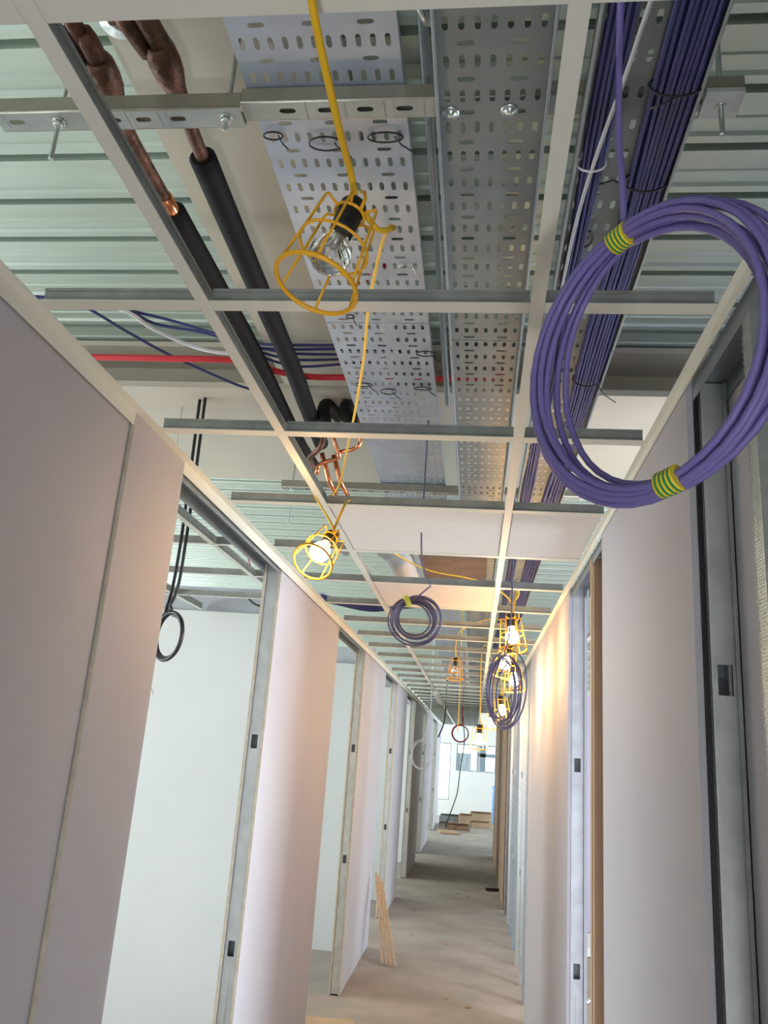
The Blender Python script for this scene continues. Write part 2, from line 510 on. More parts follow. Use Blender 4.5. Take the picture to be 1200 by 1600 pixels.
# ceiling tiles laid in the grid
def tile(x0, x1, k, label):
    y0, y1 = ROW(k)+.004, ROW(k+1)-.004
    m = MB(); z = FZ+.0022
    m.box(x0, x1, y0, y1, z+.003, z+.016)
    m.box(x0+.012, x1-.012, y0+.012, y1-.012, z, z+.003)
    o = m.build('ceiling_tile', tile_m, origin=(x0, y0, z)); tag(o, label, 'ceiling tile'); return o
tile(XA+.004, XB-.004, 3, 'large white ceiling tile pierced by the small coil cable')
tile(XB+.004, .372, 3, 'narrow white ceiling tile beside the right wall trim')
tile(XA+.004, XB-.004, 5, 'white ceiling tile above the small hanging purple coil')

# ================================================================== CREAM DUCT AND BEAMS
m = MB(); m.box(-.80, -.37, -2.0, 2.88, 1.36+Z0, 1.595+Z0)
tag(m.build('boxed_duct', duct_m, origin=(-.5, 0, 1.36+Z0)), 'cream boxed duct running lengthwise above the copper pipes', 'duct')
m = MB(); m.box(XL0, XR0, 2.9, 3.42, 1.35+Z0, 1.375+Z0); m.box(XL0, XR0, 3.19, 3.22, 1.375+Z0, 1.598+Z0); m.box(XL0, XR0, 2.98, 3.40, 1.575+Z0, 1.598+Z0)
struct(m.build('trim_3', beam_m))
m = MB(); m.box(XL0, XR0, 3.425, 4.1, 1.37+Z0, 1.598+Z0)
struct(m.build('trim_4', duct_m))

# ================================================================== CABLE TRAYS
def slot_loop(cx, cy, hw, hl, along_y, n=3):
    """slot outline (rounded ends), counter-clockwise, 4*n+... points; half width hw, half length hl"""
    pts = []
    r = hw
    for k in range(n+1):
        a = pi*k/n
        pts.append((r*math.cos(a), (hl-r)+r*math.sin(a)))
    for k in range(n+1):
        a = pi+pi*k/n
        pts.append((r*math.cos(a), -(hl-r)+r*math.sin(a)))
    if not along_y: pts = [(-y, x) for x, y in pts]
    return [(cx+x, cy+y) for x, y in pts]
def cell(m, x0, x1, y0, y1, hw, hl, along_y, z):
    L = slot_loop((x0+x1)/2, (y0+y1)/2, hw, hl, along_y)
    n = len(L)
    cor = [(x1, y1), (x0, y1), (x0, y0), (x1, y0)]
    if not along_y: cor = [(x0, y1), (x0, y0), (x1, y0), (x1, y1)]
    vs = [(x, y, z) for x, y in L]+[(x, y, z) for x, y in cor]
    h = n//2
    fs = []
    # first half arc 0..h-1 spans corner0 -> corner1, second half spans corner2 -> corner3
    q = h//2
    for i in range(h-1):
        c = n if i < q else n+1
        fs.append((c, i+1, i))
    fs.append((n, n+1, q))
    for i in range(h, n-1):
        c = n+2 if i-h < q else n+3
        fs.append((c, i+1, i))
    fs.append((n+2, n+3, h+q))
    fs.append((n+1, n+2, h, h-1))
    fs.append((n+3, n, 0, n-1))
    m.add(vs, fs)
def tray_plate(m, x0, x1, y0, y1, z, cols, ncross):
    per = .077; y = y0; w = (x1-x0-.012)/cols
    m.add([(x0, y0, z), (x0+.006, y0, z), (x0+.006, y1, z), (x0, y1, z)], [(0, 1, 2, 3)])
    m.add([(x1-.006, y0, z), (x1, y0, z), (x1, y1, z), (x1-.006, y1, z)], [(0, 1, 2, 3)])
    n = int(round((y1-y0)/per)); per = (y1-y0)/n
    for k in range(n):
        ya = y0+k*per; ym = ya+per*.56
        for c in range(cols): cell(m, x0+.006+c*w, x0+.006+(c+1)*w, ya, ym, .0050, .0140, True, z)
        wc = (x1-x0-.012)/ncross
        for c in range(ncross): cell(m, x0+.006+c*wc, x0+.006+(c+1)*wc, ym, ya+per, .0052, .0155, False, z)
def tray(name, x0, x1, z, cols, ncr, flange, mt, ys, L, labels, group):
    z += Z0
    e = thing(name, (x0, 0, z), labels[0], 'cable tray', group)
    inv = Matrix.Translation(-Vector((x0, 0, z)))
    m = MB(); tray_plate(m, x0, x1, 0, L-.004, z, cols, ncr)
    o = m.build('perforated_plate', mt, e, solid=.0012); o.data.transform(inv)
    for xe, s in ((x0, -1), (x1, 1)):
        m = MB()
        m.box(xe-.0007, xe+.0007, 0, L-.004, min(z, z+flange), max(z, z+flange))
        m.tube([(xe-s*.0025, 0, z+flange), (xe-s*.0025, L-.004, z+flange)], .0032, 8)
        o = m.build('side_flange', mt, e); o.data.transform(inv)
    for i, y in enumerate(ys):
        t = e if i == 0 else copy_tree(e)
        t.location.y = y; t['label'] = labels[min(i, len(labels)-1)]
    return e
YS = [-.9, 2.1, 5.1, 8.1, 11.1]
def tl(desc):
    return [f'{desc}, length nearest the camera', f'{desc}, second length from the camera', f'{desc}, third length from the camera', f'{desc}, fourth length from the camera', f'{desc}, farthest length']
tray('cable_tray', -.480, -.178, 1.195, 11, 3, .022, tray_m, YS, 3.0, tl('wide perforated tray behind the yellow caged bulb'), 'lengths of the wide perforated tray')
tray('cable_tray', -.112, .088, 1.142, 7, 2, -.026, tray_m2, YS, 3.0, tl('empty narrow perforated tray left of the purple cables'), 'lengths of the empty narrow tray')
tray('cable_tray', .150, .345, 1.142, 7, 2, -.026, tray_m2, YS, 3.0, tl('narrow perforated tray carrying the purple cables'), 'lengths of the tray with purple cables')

# tray bolts
for i, (x, y, lab) in enumerate(((-.088, 1.235, 'left'), (.020, 1.232, 'right'))):
    m = MB(); z = 1.141+Z0
    m.lathe([(0, .0165), (.0015, .0165), (.0018, .0125), (.0024, .012), (.0026, .009), (.006, .0085), (.0075, .0045), (.0077, 0)], (x, y, z), (0, 0, -1), 16)
    m.box(x-.004, x+.004, y-.001, y+.001, z-.009, z-.0072)
    tag(m.build('washer_bolt', zinc, origin=(x, y, z)), f'bright washer bolt in the empty narrow tray, {lab} one', 'bolt')

# ================================================================== STRUTS, RODS
def strut(x0, x1, y0, y1, z0, z1, slots_x, mt, label, name='strut_channel'):
    e = thing(name, (x0, y0, z0+Z0), label, 'support bracket')
    inv = Matrix.Translation(-Vector(e.location))
    z0 += Z0; z1 += Z0
    m = MB(); c = (y0+y1)/2; hs = .0062; prev = x0; w = .0165
    ed = [x0]+[(p+q)/2 for p, q in zip(slots_x[:-1], slots_x[1:])]+[x1]
    for k, sx in enumerate(slots_x):
        xa, xb = max(ed[k], sx-w-.004), min(ed[k+1], sx+w+.004)
        cell(m, xa, xb, y0, y1, hs, w, False, z0+.001)
        if xa > ed[k]: m.box(ed[k], xa, y0, y1, z0+.0003, z0+.0017)
        if xb < ed[k+1]: m.box(xb, ed[k+1], y0, y1, z0+.0003, z0+.0017)
    # centre the slots in their own cells
    o = m.build('slotted_face', strut_face, e, solid=.0014); o.data.transform(inv)
    m = MB()
    m.box(x0, x1, y0-.0022, y0, z0, z1); m.box(x0, x1, y1, y1+.0022, z0, z1)
    m.box(x0, x1, y0, y0+.010, z1-.002, z1)
    m.tube([(x0, y0-.002, z0+.002), (x1, y0-.002, z0+.002)], .003, 6)
    o = m.build('side_wall', mt, e); o.data.transform(inv)
    return e
strut(-.995, -.49, 1.222, 1.268, 1.150, 1.186, [-.955, -.752, -.69, -.62], bronze, 'slotted steel bracket at upper left carrying the copper pipes')
strut(-.487, .43, 1.217, 1.258, 1.156, 1.190, [-.40+.075*i for i in range(11)], bronze, 'slotted steel channel crossing below the wide tray behind the yellow cable')
strut(-.95, .43, 3.56, 3.60, 1.155, 1.19, [-.9+.075*i for i in range(17)], bronze, 'far slotted channel under the trays above the white tiles')
def rod(x, y, zb, zt, label, r=.005, nut=True, nz=None):
    e = thing('threaded_rod', (x, y, zb+Z0), label, 'threaded rod')
    inv = Matrix.Translation(-Vector(e.location))
    m = MB(); n = 40; L = min(zt-zb, 0.12)
    pr = []
    q = int(L/.002)
    for i in range(q): pr.append((i*.002, r if i % 2 else r*.86))
    pr.append((zt-zb, r*.93))
    m.lathe(pr, (x, y, zb+Z0), (0, 0, 1), 10)
    o = m.build('shaft', zinc, e); o.data.transform(inv)
    if nz is not None:
        m = MB(); m.lathe([(0, .010), (.009, .010)], (x, y, nz+Z0-.0115), (0, 0, 1), 6)
        o = m.build('nut', zinc, e); o.data.transform(inv)
        m = MB(); m.lathe([(0, .013), (.002, .013)], (x, y, nz+Z0-.0022), (0, 0, 1), 20)
        o = m.build('washer', zinc, e); o.data.transform(inv)
rod(-.866, 1.245, 1.060, 1.60, 'long threaded rod hanging through the bracket at upper left', nz=1.150)
rod(-.522, 1.245, 1.118, 1.36, 'short threaded rod end where the bracket meets the channel', nz=1.150)
rod(.395, 1.24, 1.085, 1.60, 'threaded rod end right of the purple cables', nz=1.156)
rod(-.90, 3.58, .98, 1.37, 'threaded rod through the far channel left of the copper pipes', nz=1.155)
m = MB()
m.box(.362, .428, 1.205, 1.268, 1.1470+Z0, 1.1555+Z0)
tag(m.build('support_plate', galv, origin=(.39, 1.23, 1.147+Z0)), 'square steel plate on the rod right of the purple cables', 'bracket')
# copper clamp / cup near the top
m = MB(); m.lathe([(0, .0), (.001, .034), (.02, .036), (.05, .03), (.26, .006)], V(-.735, 1.165, 1.30), (0, 0, 1), 20)
tag(m.build('pipe_clip', zinc, origin=V(-.735, 1.165, 1.30)), 'round zinc pipe clip between the two copper joints', 'pipe clip')

# ================================================================== PIPES
def pipe_set(main, br, insx, label):
    """copper pipe with a Y joint; main: points, br: branch pairs"""
    e = thing('copper_pipe', main[0], label, 'pipe')
    inv = Matrix.Translation(-Vector(e.location))
    m = MB()
    P = spl(main, 5)
    m.tube(P, [.0155]*len(P), 14)
    j = main[0]; d = (main[1]-main[0]).normalized()
    m.tube([j-d*.075, j-d*.06, j-d*.03, j+d*.0, j+d*.035, j+d*.05, j+d*.10, j+d*.11], [.024, .030, .032, .030, .022, .0205, .0205, .016], 16)
    for b in br:
        m.tube(spl(b, 5), .0165, 14)
        a = Vector(b[-2]); c = Vector(b[-1])
        m.tube([a, a+(c-a)*.2, c], [.017, .0205, .021], 14)
    o = m.build('copper_tube', copper, e); o.data.transform(inv)
    return e
j1 = V(-.787, 1.265, 1.25)
pipe1 = pipe_set([j1, V(-.797, 1.36, 1.25), V(-.80, 1.45, 1.25), V(-.796, 1.70, 1.25)],
         [[V(-.845, -.6, 1.25), V(-.845, 1.0, 1.25), V(-.818, 1.13, 1.25), V(-.812, 1.22, 1.25)],
          [V(-.79, -.6, 1.25), V(-.79, 1.0, 1.25), V(-.778, 1.13, 1.25), V(-.78, 1.22, 1.25)]], 0, 'tarnished copper pipe with a Y joint beside the left main runner')
m = MB(); m.tube([V(-.797, 1.60, 1.25), V(-.796, 1.72, 1.25)], .0175, 14)
o = m.build('bare_copper_end', copper_b, pipe1); o.data.transform(Matrix.Translation(-Vector(pipe1.location))); o['label'] = 'bright bare copper stub'
j2 = V(-.648, 1.235, 1.25)
pipe2 = pipe_set([j2, V(-.651, 1.32, 1.25), V(-.656, 1.42, 1.25), V(-.66, 1.60, 1.25)],
         [[V(-.71, -.6, 1.25), V(-.71, .95, 1.25), V(-.690, 1.08, 1.25), V(-.668, 1.18, 1.25)],
          [V(-.645, -.6, 1.25), V(-.645, .95, 1.25), V(-.650, 1.08, 1.25), V(-.637, 1.18, 1.25)]], 0, 'tarnished copper pipe with a forked joint under the cream duct')
def lag(pts, r, label):
    m = MB(); P = spl(pts, 6)
    rr = [r]*len(P)
    m.tube(P, rr, 18)
    m.tube([P[0]-(P[1]-P[0]).normalized()*.004, P[0]], [r*.80, r], 18, cap=True)
    o = m.build('lagged_pipe', rubber, origin=P[0]); tag(o, label, 'insulated pipe'); return o
lag([V(-.796, 1.66, 1.25), V(-.792, 1.95, 1.25), V(-.788, 2.4, 1.25), V(-.80, 2.9, 1.25), V(-.80, 3.2, 1.24), V(-.78, 3.45, 1.22)], .031, 'black foam lagged pipe next to the left main runner')
lag([V(-.658, 1.47, 1.25), V(-.664, 1.75, 1.25), V(-.67, 2.1, 1.25), V(-.678, 2.55, 1.25), V(-.69, 2.80, 1.25), V(-.70, 3.2, 1.24)], .031, 'black foam lagged pipe under the cream duct')
lag([V(-.62, 3.12, 1.33), V(-.645, 2.99, 1.325), V(-.645, 2.93, 1.27), V(-.625, 2.92, 1.20)], .026, 'short black lagged pipe turning down, left of the pair')
lag([V(-.54, 3.12, 1.33), V(-.56, 2.99, 1.325), V(-.555, 2.93, 1.27), V(-.527, 2.92, 1.215)], .026, 'short black lagged pipe turning down, right of the pair')
def tubeobj(name, pts, r, mt, label, cat, group=None, sub=6, n=8, mats=None):
    m = MB(); P = spl(pts, sub) if sub > 1 else [Vector(p) for p in pts]
    m.tube(P, r, n)
    o = m.build(name, mt, origin=P[0]); tag(o, label, cat, group); return o
def elbowed(pts, rad=.02):
    P = [Vector(p) for p in pts]; out = [P[0]]
    for i in range(1, len(P)-1):
        a = P[i]+(P[i-1]-P[i]).normalized()*rad; b = P[i]+(P[i+1]-P[i]).normalized()*rad
        for t in (0, .25, .5, .75, 1): out.append(a*(1-t)**2+P[i]*2*t*(1-t)+b*t*t)
    out.append(P[-1]); return out
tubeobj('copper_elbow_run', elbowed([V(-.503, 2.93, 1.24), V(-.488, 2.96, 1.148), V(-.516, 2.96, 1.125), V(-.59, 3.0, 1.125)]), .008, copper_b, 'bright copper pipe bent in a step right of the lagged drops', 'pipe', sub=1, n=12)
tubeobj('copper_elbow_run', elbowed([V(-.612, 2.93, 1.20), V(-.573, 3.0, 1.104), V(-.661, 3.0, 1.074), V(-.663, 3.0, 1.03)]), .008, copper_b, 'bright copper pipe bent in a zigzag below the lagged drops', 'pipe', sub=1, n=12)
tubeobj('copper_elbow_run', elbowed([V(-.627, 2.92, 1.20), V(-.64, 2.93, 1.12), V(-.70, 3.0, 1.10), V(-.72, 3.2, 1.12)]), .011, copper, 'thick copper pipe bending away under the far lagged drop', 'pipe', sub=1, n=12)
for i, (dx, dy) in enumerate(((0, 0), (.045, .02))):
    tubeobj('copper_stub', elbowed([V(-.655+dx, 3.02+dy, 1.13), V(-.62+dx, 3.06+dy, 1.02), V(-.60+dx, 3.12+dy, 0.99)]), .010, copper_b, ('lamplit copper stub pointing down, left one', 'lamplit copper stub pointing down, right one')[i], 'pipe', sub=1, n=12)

# ================================================================== PURPLE TRUNK CABLES under the right-hand tray
def bundle(cx, hw, n, layers, label, group, y0=-.8, y1=9.0, seed=0):
    rnd = random.Random(seed); r = .0042
    cols = n//layers
    for i in range(n):
        lay, c = divmod(i, cols)
        bx = cx-hw+2*hw*(c+.5*(lay % 2)+.25)/cols
        bz = 1.142-.0015-r-lay*r*1.75
        pts = []; y = y0
        while y < y1:
            gather = .80 if int((y+.8)/.7) % 2 else 1.0
            pts.append(V(cx+(bx-cx)*gather+rnd.uniform(-.0035, .0035), y, bz-rnd.uniform(0, .002)-(.004 if gather < 1 else 0)))
            y += .35
        tubeobj('data_cable', pts, r, purple_d, label, 'cable', group, sub=3, n=6)
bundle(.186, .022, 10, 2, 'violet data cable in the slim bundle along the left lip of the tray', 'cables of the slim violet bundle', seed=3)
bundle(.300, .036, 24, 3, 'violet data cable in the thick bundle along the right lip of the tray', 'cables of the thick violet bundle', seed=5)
tubeobj('grey_cable', [V(.22, -.3, 1.10), V(.222, .8, 1.098), V(.213, 1.05, 1.10), V(.19, 1.3, 1.112), V(.175, 1.5, 1.112), V(.17, 1.8, 1.12)], .004, greyp, 'single grey cable crossing the slim violet bundle', 'cable')

def tie(c, axis_x, rx, rz, label, tail=None, mt=None, plane='xz', r=.0022, sag=0):
    m = MB()
    pts = []
    for k in range(24):
        a = 2*pi*k/24
        if plane == 'xz': pts.append(Vector(c)+Vector((rx*math.cos(a), 0, rz*math.sin(a))))
        else: pts.append(Vector(c)+Vector((rx*math.cos(a), rz*math.sin(a), -.002)))
    m.tube(pts, r, 6, closed=True)
    if tail: m.tube([Vector(c)+Vector(tail[0]), Vector(c)+Vector(tail[1]), Vector(c)+Vector(tail[2])], r*.9, 6)
    o = m.build('cable_tie', mt or blackp, origin=c); tag(o, label, 'cable tie'); return o
tie(V(.300, 1.165, 1.125), 1, .045, .024, 'black cable tie round the thick violet bundle, nearest the camera', ((0, 0, -.024), (-.02, .01, -.03), (-.04, .02, -.03)))
tie(V(.296, 1.41, 1.125), 1, .043, .024, 'black cable tie round the thick violet bundle behind the big coil cable', ((-.04, 0, -.01), (-.065, -.02, -.012), (-.09, .0, -.005)))
tie(V(.184, 1.36, 1.128), 1, .028, .018, 'pale cable tie round the slim violet bundle', mt=whitep)
tie(V(.298, 2.30, 1.125), 1, .043, .024, 'black cable tie round the thick violet bundle inside the big coil', ((.03, 0, -.02), (.06, .05, -.03), (.10, .10, -.03)))
tie(V(.205, 1.60, 1.128), 1, .014, .030, 'loose black tie loop beside the slim violet bundle', plane='xy')
# ties on the wide tray
for (x, y, a, b, t) in ((-.455, 1.335, .020, .011, 'leftmost, just below the channel'), (-.35, 1.36, .035, .020, 'middle, beside the yellow cable'), (-.225, 1.345, .036, .014, 'rightmost, just below the channel'),
                        (-.215, 1.80, .022, .010, 'beside the caged bulb'), (-.195, 2.27, .030, .016, 'near the second row of tees'), (-.40, 2.05, .012, .010, 'next to the thin yellow cable'),
                        (-.42, 2.50, .03, .014, 'left of the copper-lit stretch'), (-.34, 2.55, .028, .022, 'round loop over the copper-lit stretch'), (-.22, 2.52, .03, .012, 'right of the copper-lit stretch')):
    tie(V(x, y, 1.188), 1, a, b, f'black cable tie looped on the wide tray, {t}', ((a*.5, 0, 0), (a*.9, .01, -.012), (a*1.5, .02, -.02)), plane='xy', r=.0018, mt=(zinc if 'caged' in t else blackp))

# ================================================================== COILS
def coil(c, n, R, loops, spread, r, mt, label, tapes=(), tail=None, ell=1.0, cat='cable coil', seed=1, tapew=.16, extra=()):
    rnd = random.Random(seed)
    n = Vector(n).normalized()
    a = n.cross(Vector((0, 0, 1))).normalized(); b = a.cross(n).normalized()
    if b.z < 0: b = -b
    e = thing('cable_coil', c, label, cat)
    m = MB(); pts = []
    K = 40
    offs = [(rnd.uniform(-1, 1), rnd.uniform(-1, 1), rnd.uniform(-.5, .5)) for _ in range(loops+2)]
    tot = loops*K
    st = tapes[0] if tapes else pi/2
    for i in range(tot+1):
        th = st + 2*pi*i/K
        l, f = divmod(i, K); f /= K; f = f*f*(3-2*f)
        o1 = [offs[l][q]*(1-f)+offs[l+1][q]*f for q in range(3)]
        g = 1.0
        for t in tapes:
            d = abs((th-t+pi) % (2*pi)-pi)
            g = min(g, .45+.55*min(1, d/1.3))
        base = (l-loops/2+.5+f)/max(loops/2, 1)
        rad = R*(1+.5*spread*g*(base*.8+o1[0]*.35)-.5*spread)
        w = spread*R*g*.55*(o1[1])
        pts.append(Vector(c)+a*math.cos(th)*rad+b*math.sin(th)*rad*ell+n*w)
    if tail: pts = [Vector(t) for t in spl(tail, 6)][:-1] + pts
    m.tube(pts, r, 8)
    for x in extra: m.tube(spl(x, 6), r, 8)
    o = m.build('cable', mt, origin=Vector(c)); o.parent = e; o.location = (0, 0, 0)
    for t in tapes:
        m = MB(); rc = R*(1-.5*spread)
        P = []
        for k in range(10):
            th = t-tapew/2+tapew*k/9
            P.append(Vector(c)+a*math.cos(th)*rc+b*math.sin(th)*rc*ell)
        rt = max(spread*R*.34, r*2.2)
        m.tube(P, rt, 14, stripes=True)
        o = m.build('earth_tape', [tape_y, tape_g], origin=Vector(c)); o.parent = e; o.location = (0, 0, 0)
    return e
def ang(c, n, p):
    n = Vector(n).normalized(); a = n.cross(Vector((0, 0, 1))).normalized(); b = a.cross(n).normalized()
    if b.z < 0: b = -b
    d = Vector(p)-Vector(c); return math.atan2(d.dot(b), d.dot(a))
bc = V(.161, .799, .422); bn = (-.784, -.618, -.061)
# the tapes sit at the points where the cable enters and at the low right
def ray(px, py):
    return (r2*((px-600)/FPX)-u2*((py-800)/FPX)+fwd)
def ontoplane(px, py, c, n):
    d = ray(px, py); n = Vector(n); o = Vector((0, 0, Z0))
    return o+d*((Vector(c)-o).dot(n)/d.dot(n))
t1 = ang(bc, bn, ontoplane(968, 363, bc, bn)); t2 = ang(bc, bn, ontoplane(1050, 765, bc, bn))
en = ontoplane(975, 350, bc, bn)
coil(bc, bn, .170, 9, .24, .0040, purple, 'large purple data cable coil hanging at right, bound with two striped tapes', tapes=(t1, t2),
     tail=[V(.126, .70, 1.13), V(.128, .69, .95), Vector((en.x-.006, en.y-.01, en.z+.16)), Vector((en.x-.002, en.y-.004, en.z+.05)), en], seed=4)
cc = V(-.217, 2.80, .445); cn = (.12, -1, .05)
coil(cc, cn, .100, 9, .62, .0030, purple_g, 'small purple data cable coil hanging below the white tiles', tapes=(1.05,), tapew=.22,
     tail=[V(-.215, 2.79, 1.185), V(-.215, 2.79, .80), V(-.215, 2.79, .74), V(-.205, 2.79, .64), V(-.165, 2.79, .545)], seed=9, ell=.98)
cc = V(.107, 3.3, .262); cn = (-.99, -.45, 0)
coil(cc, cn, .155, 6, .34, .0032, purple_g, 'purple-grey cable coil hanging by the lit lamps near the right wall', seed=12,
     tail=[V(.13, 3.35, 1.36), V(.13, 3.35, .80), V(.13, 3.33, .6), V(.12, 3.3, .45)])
cc = V(-1.168, 3.0, .36); cn = (-.75, -1, 0)
coil(cc, cn, .098, 3, .22, .007, blackp, 'black twin cable coil hanging in the first room on the left',
     tail=[V(-1.165, 3.0, 1.352), V(-1.16, 3.0, 1.0), V(-1.160, 3.0, .72), V(-1.165, 3.0, .55), V(-1.19, 3.0, .465)], seed=3,
     extra=[[V(-1.195, 3.02, 1.352), V(-1.19, 3.02, 1.0), V(-1.188, 3.02, .72), V(-1.19, 3.01, .55), V(-1.20, 3.0, .45)]])
tubeobj('loose_wire', [V(-1.24, 3.0, .42), V(-1.245, 3.0, .32), V(-1.235, 3.0, .22), V(-1.20, 3.0, .14)], .002, greyp, 'thin grey wire end dangling from the black coil', 'wire')
coil(V(.80, 8.6, .47), (-.6, -1, 0), .20, 6, .3, .006, purple, 'purple coil hanging in the room on the right', seed=5, tail=[V(.8, 8.6, 1.58), V(.8, 8.6, .9), V(.8, 8.6, .66)])
coil(V(-.22, 13.0, .33), (0.1, -1, 0), .13, 2, .15, .008, redp, 'thin red wire loop hanging near the far end', seed=2, tail=[V(-.2, 13, 1.58), V(-.2, 13, .8), V(-.2, 13, .6), V(-.2, 13, .46)])
coil(V(-.63, 10.2, -.02), (-.8, -1, 0), .17, 2, .15, .006, whitep, 'thin white wire loop by the left wall far along', seed=6, tail=[V(-.55, 10.2, 1.59), V(-.55, 10.2, .79), V(-.55, 10.2, .5), V(-.60, 10.2, .15)])
# long cable hanging at the corridor end
tubeobj('hanging_cable', [V(-.25, 17.0, 1.59), V(-.25, 17.0, .80), V(-.20, 17.0, .3), V(-.26, 17, -.25), V(-.30, 17, -.7), V(-.42, 17, -1.1), V(-.50, 17, -1.35)], .010, blackp, 'dark cable dangling in front of the bright far window', 'cable')
tubeobj('hanging_cable', [V(-.50, 14.0, 1.59), V(-.50, 14.0, .78), V(-.52, 14.0, .5), V(-.60, 14, .27)], .012, blackp, 'short dark cable end left of the red wire loop', 'cable')

# ================================================================== OTHER CABLES ABOVE THE GRID
tubeobj('red_cable', [V(-1.9, 2.55, 1.30), V(-1.412, 2.53, 1.29), V(-1.14, 2.522, 1.285), V(-.89, 2.56, 1.30), V(-.776, 2.66, 1.31), V(-.66, 2.70, 1.31), V(-.50, 2.68, 1.30), V(-.2, 2.68, 1.30), V(.1, 2.7, 1.33)], .012, redp, 'thick red cable sagging across behind the lagged pipes', 'cable')
tubeobj('red_cable', [V(-1.0, 2.22, 1.325), V(-.786, 2.18, 1.32), V(-.719, 2.17, 1.32), V(-.645, 2.20, 1.325), V(-.50, 2.22, 1.33), V(-.3, 2.0, 1.33)], .008, redp, 'red cable glimpsed behind the pipes above the second row of tees', 'cable')
tubeobj('red_cable', [V(-.455, 1.75, 1.215), V(-.455, 1.0, 1.215), V(-.452, .3, 1.215), V(-.45, -.6, 1.215)], .007, redp, 'red cable lying in the left side of the wide tray', 'cable')
tubeobj('red_cable', [V(.02, 4.3, 1.2), V(-.02, 4.0, 1.0), V(-.05, 3.6, .93), V(-.08, 3.55, .86)], .006, redp, 'short red cable loop hanging between the two rows of white tiles', 'cable')
for i, (ps, mt, nm) in enumerate((([(-1.9, 2.36, 1.42), (-1.6, 2.34, 1.41), (-1.425, 2.338, 1.4), (-1.308, 2.525, 1.39), (-1.207, 2.643, 1.37), (-1.09, 2.742, 1.35), (-.95, 2.85, 1.33), (-.86, 2.87, 1.33)], purple_d, 'lowest of the violet cables crossing at upper left'),
                                  ([(-1.9, 2.36, 1.42), (-1.344, 2.337, 1.41), (-1.192, 2.477, 1.40), (-1.012, 2.505, 1.38), (-.8, 2.52, 1.33), (-.53, 2.50, 1.32), (-.3, 2.5, 1.32)], purple_d, 'violet cable curving behind the white cable at upper left'),
                                  ([(-1.9, 2.34, 1.42), (-1.5, 2.345, 1.42), (-1.19, 2.44, 1.41), (-.95, 2.48, 1.36), (-.8, 2.47, 1.32), (-.53, 2.455, 1.31), (-.3, 2.45, 1.31)], purple_d, 'topmost violet cable crossing at upper left'),
                                  ([(-1.9, 2.36, 1.40), (-1.326, 2.35, 1.395), (-1.197, 2.49, 1.385), (-1.105, 2.567, 1.37), (-1.003, 2.589, 1.35), (-.83, 2.60, 1.34)], whitep, 'white cable among the violet ones at upper left'))):
    tubeobj('loose_cable', [V(*p) for p in ps], .0055 if mt is purple_d else .007, mt, nm, 'cable')
for i, dz in enumerate((0, .012, .025)):
    tubeobj('loose_cable', [V(-.82, 2.50+dz*3, 1.325), V(-.70, 2.54+dz*4, 1.322), V(-.53, 2.55+dz*3, 1.325), V(-.40, 2.56+dz*2, 1.33)], .005, purple_d, 'short violet cable crossing between the two lagged pipes', 'cable', 'violet cables between the lagged pipes')
tubeobj('chain', [V(-.995, 1.23, 1.165), V(-1.005, 1.245, 1.14), V(-1.0, 1.25, 1.12), V(-1.02, 1.26, 1.10), V(-1.05, 1.28, 1.07), V(-1.10, 1.30, 1.04)], [.002 if i % 4 < 2 else .0045 for i in range(31)], galv_dull, 'thin chain hanging from the end of the upper left bracket', 'chain')
tubeobj('hanger_wire', [V(-1.30, 3.10, 1.35), V(-1.29, 3.10, .785)], .002, galv, 'thin hanger wire dropping to the grid at left', 'wire', sub=1)
# conduit rods glimpsed in the gap between the first two trays
tubeobj('steel_conduit', [V(-.138, -.5, 1.28), V(-.145, 1.9, 1.28), V(-.15, 2.85, 1.28)], .010, galv_dull, 'dark steel conduit running in the gap between the two trays', 'conduit', sub=1, n=12)
m = MB(); m.tube(spl([V(-.168, 1.0, 1.2), V(-.155, 1.03, 1.19), V(-.145, 1.04, 1.20), V(-.13, 1.07, 1.19), V(-.125, 1.10, 1.21)], 5), [.009, .009, .011, .009, .008, .008, .008, .009, .010, .011, .011, .009, .008, .008, .008, .008, .008, .008, .009, .010, .008], 10)
tag(m.build('twisted_foil', zinc, origin=V(-.15, 1.03, 1.2)), 'shiny crumpled metal strip tied in the gap between the trays', 'metal strip')
# white flexible duct glimpsed between the tile rows
m = MB(); P = spl([V(-.75, 4.2, 1.06), V(-.60, 4.15, 1.08), V(-.48, 4.2, 1.04), V(-.44, 4.35, 1.0), V(-.44, 5.4, 1.0)], 14)
m.tube(P, [.07+.005*(i % 2) for i in range(len(P))], 16)
tag(m.build('flexible_duct', greyp, origin=V(-.4, 3.4, .95)), 'grey flexible duct bending above the gap between the tiles', 'duct')
m = MB(); m.box(-.33, .03, 4.16, 4.75, 1.00+Z0, 1.12+Z0)  # brown box added to stand for warm lamplight on tray and deck
tag(m.build('warm_light_box', mat('warm_light_brown', (0.16, 0.11, 0.08), 0.8, var=0.2), origin=V(-.1, 4.4, 1.0)), 'brown box standing for warm lamplight above the gap between the two white tile rows', 'box')
# ladder of violet cables over the left side
for i in range(3):
    tubeobj('loose_cable', [V(-.95, 4.75+.07*i, .86), V(-.7, 4.85+.09*i, .84), V(-.52, 4.9+.06*i, .86), V(-.2, 5.0, .9)], .012, purple_d, 'dark violet cable lying across the grid near the second left doorway', 'cable', 'violet cables across the grid by the second left doorway')
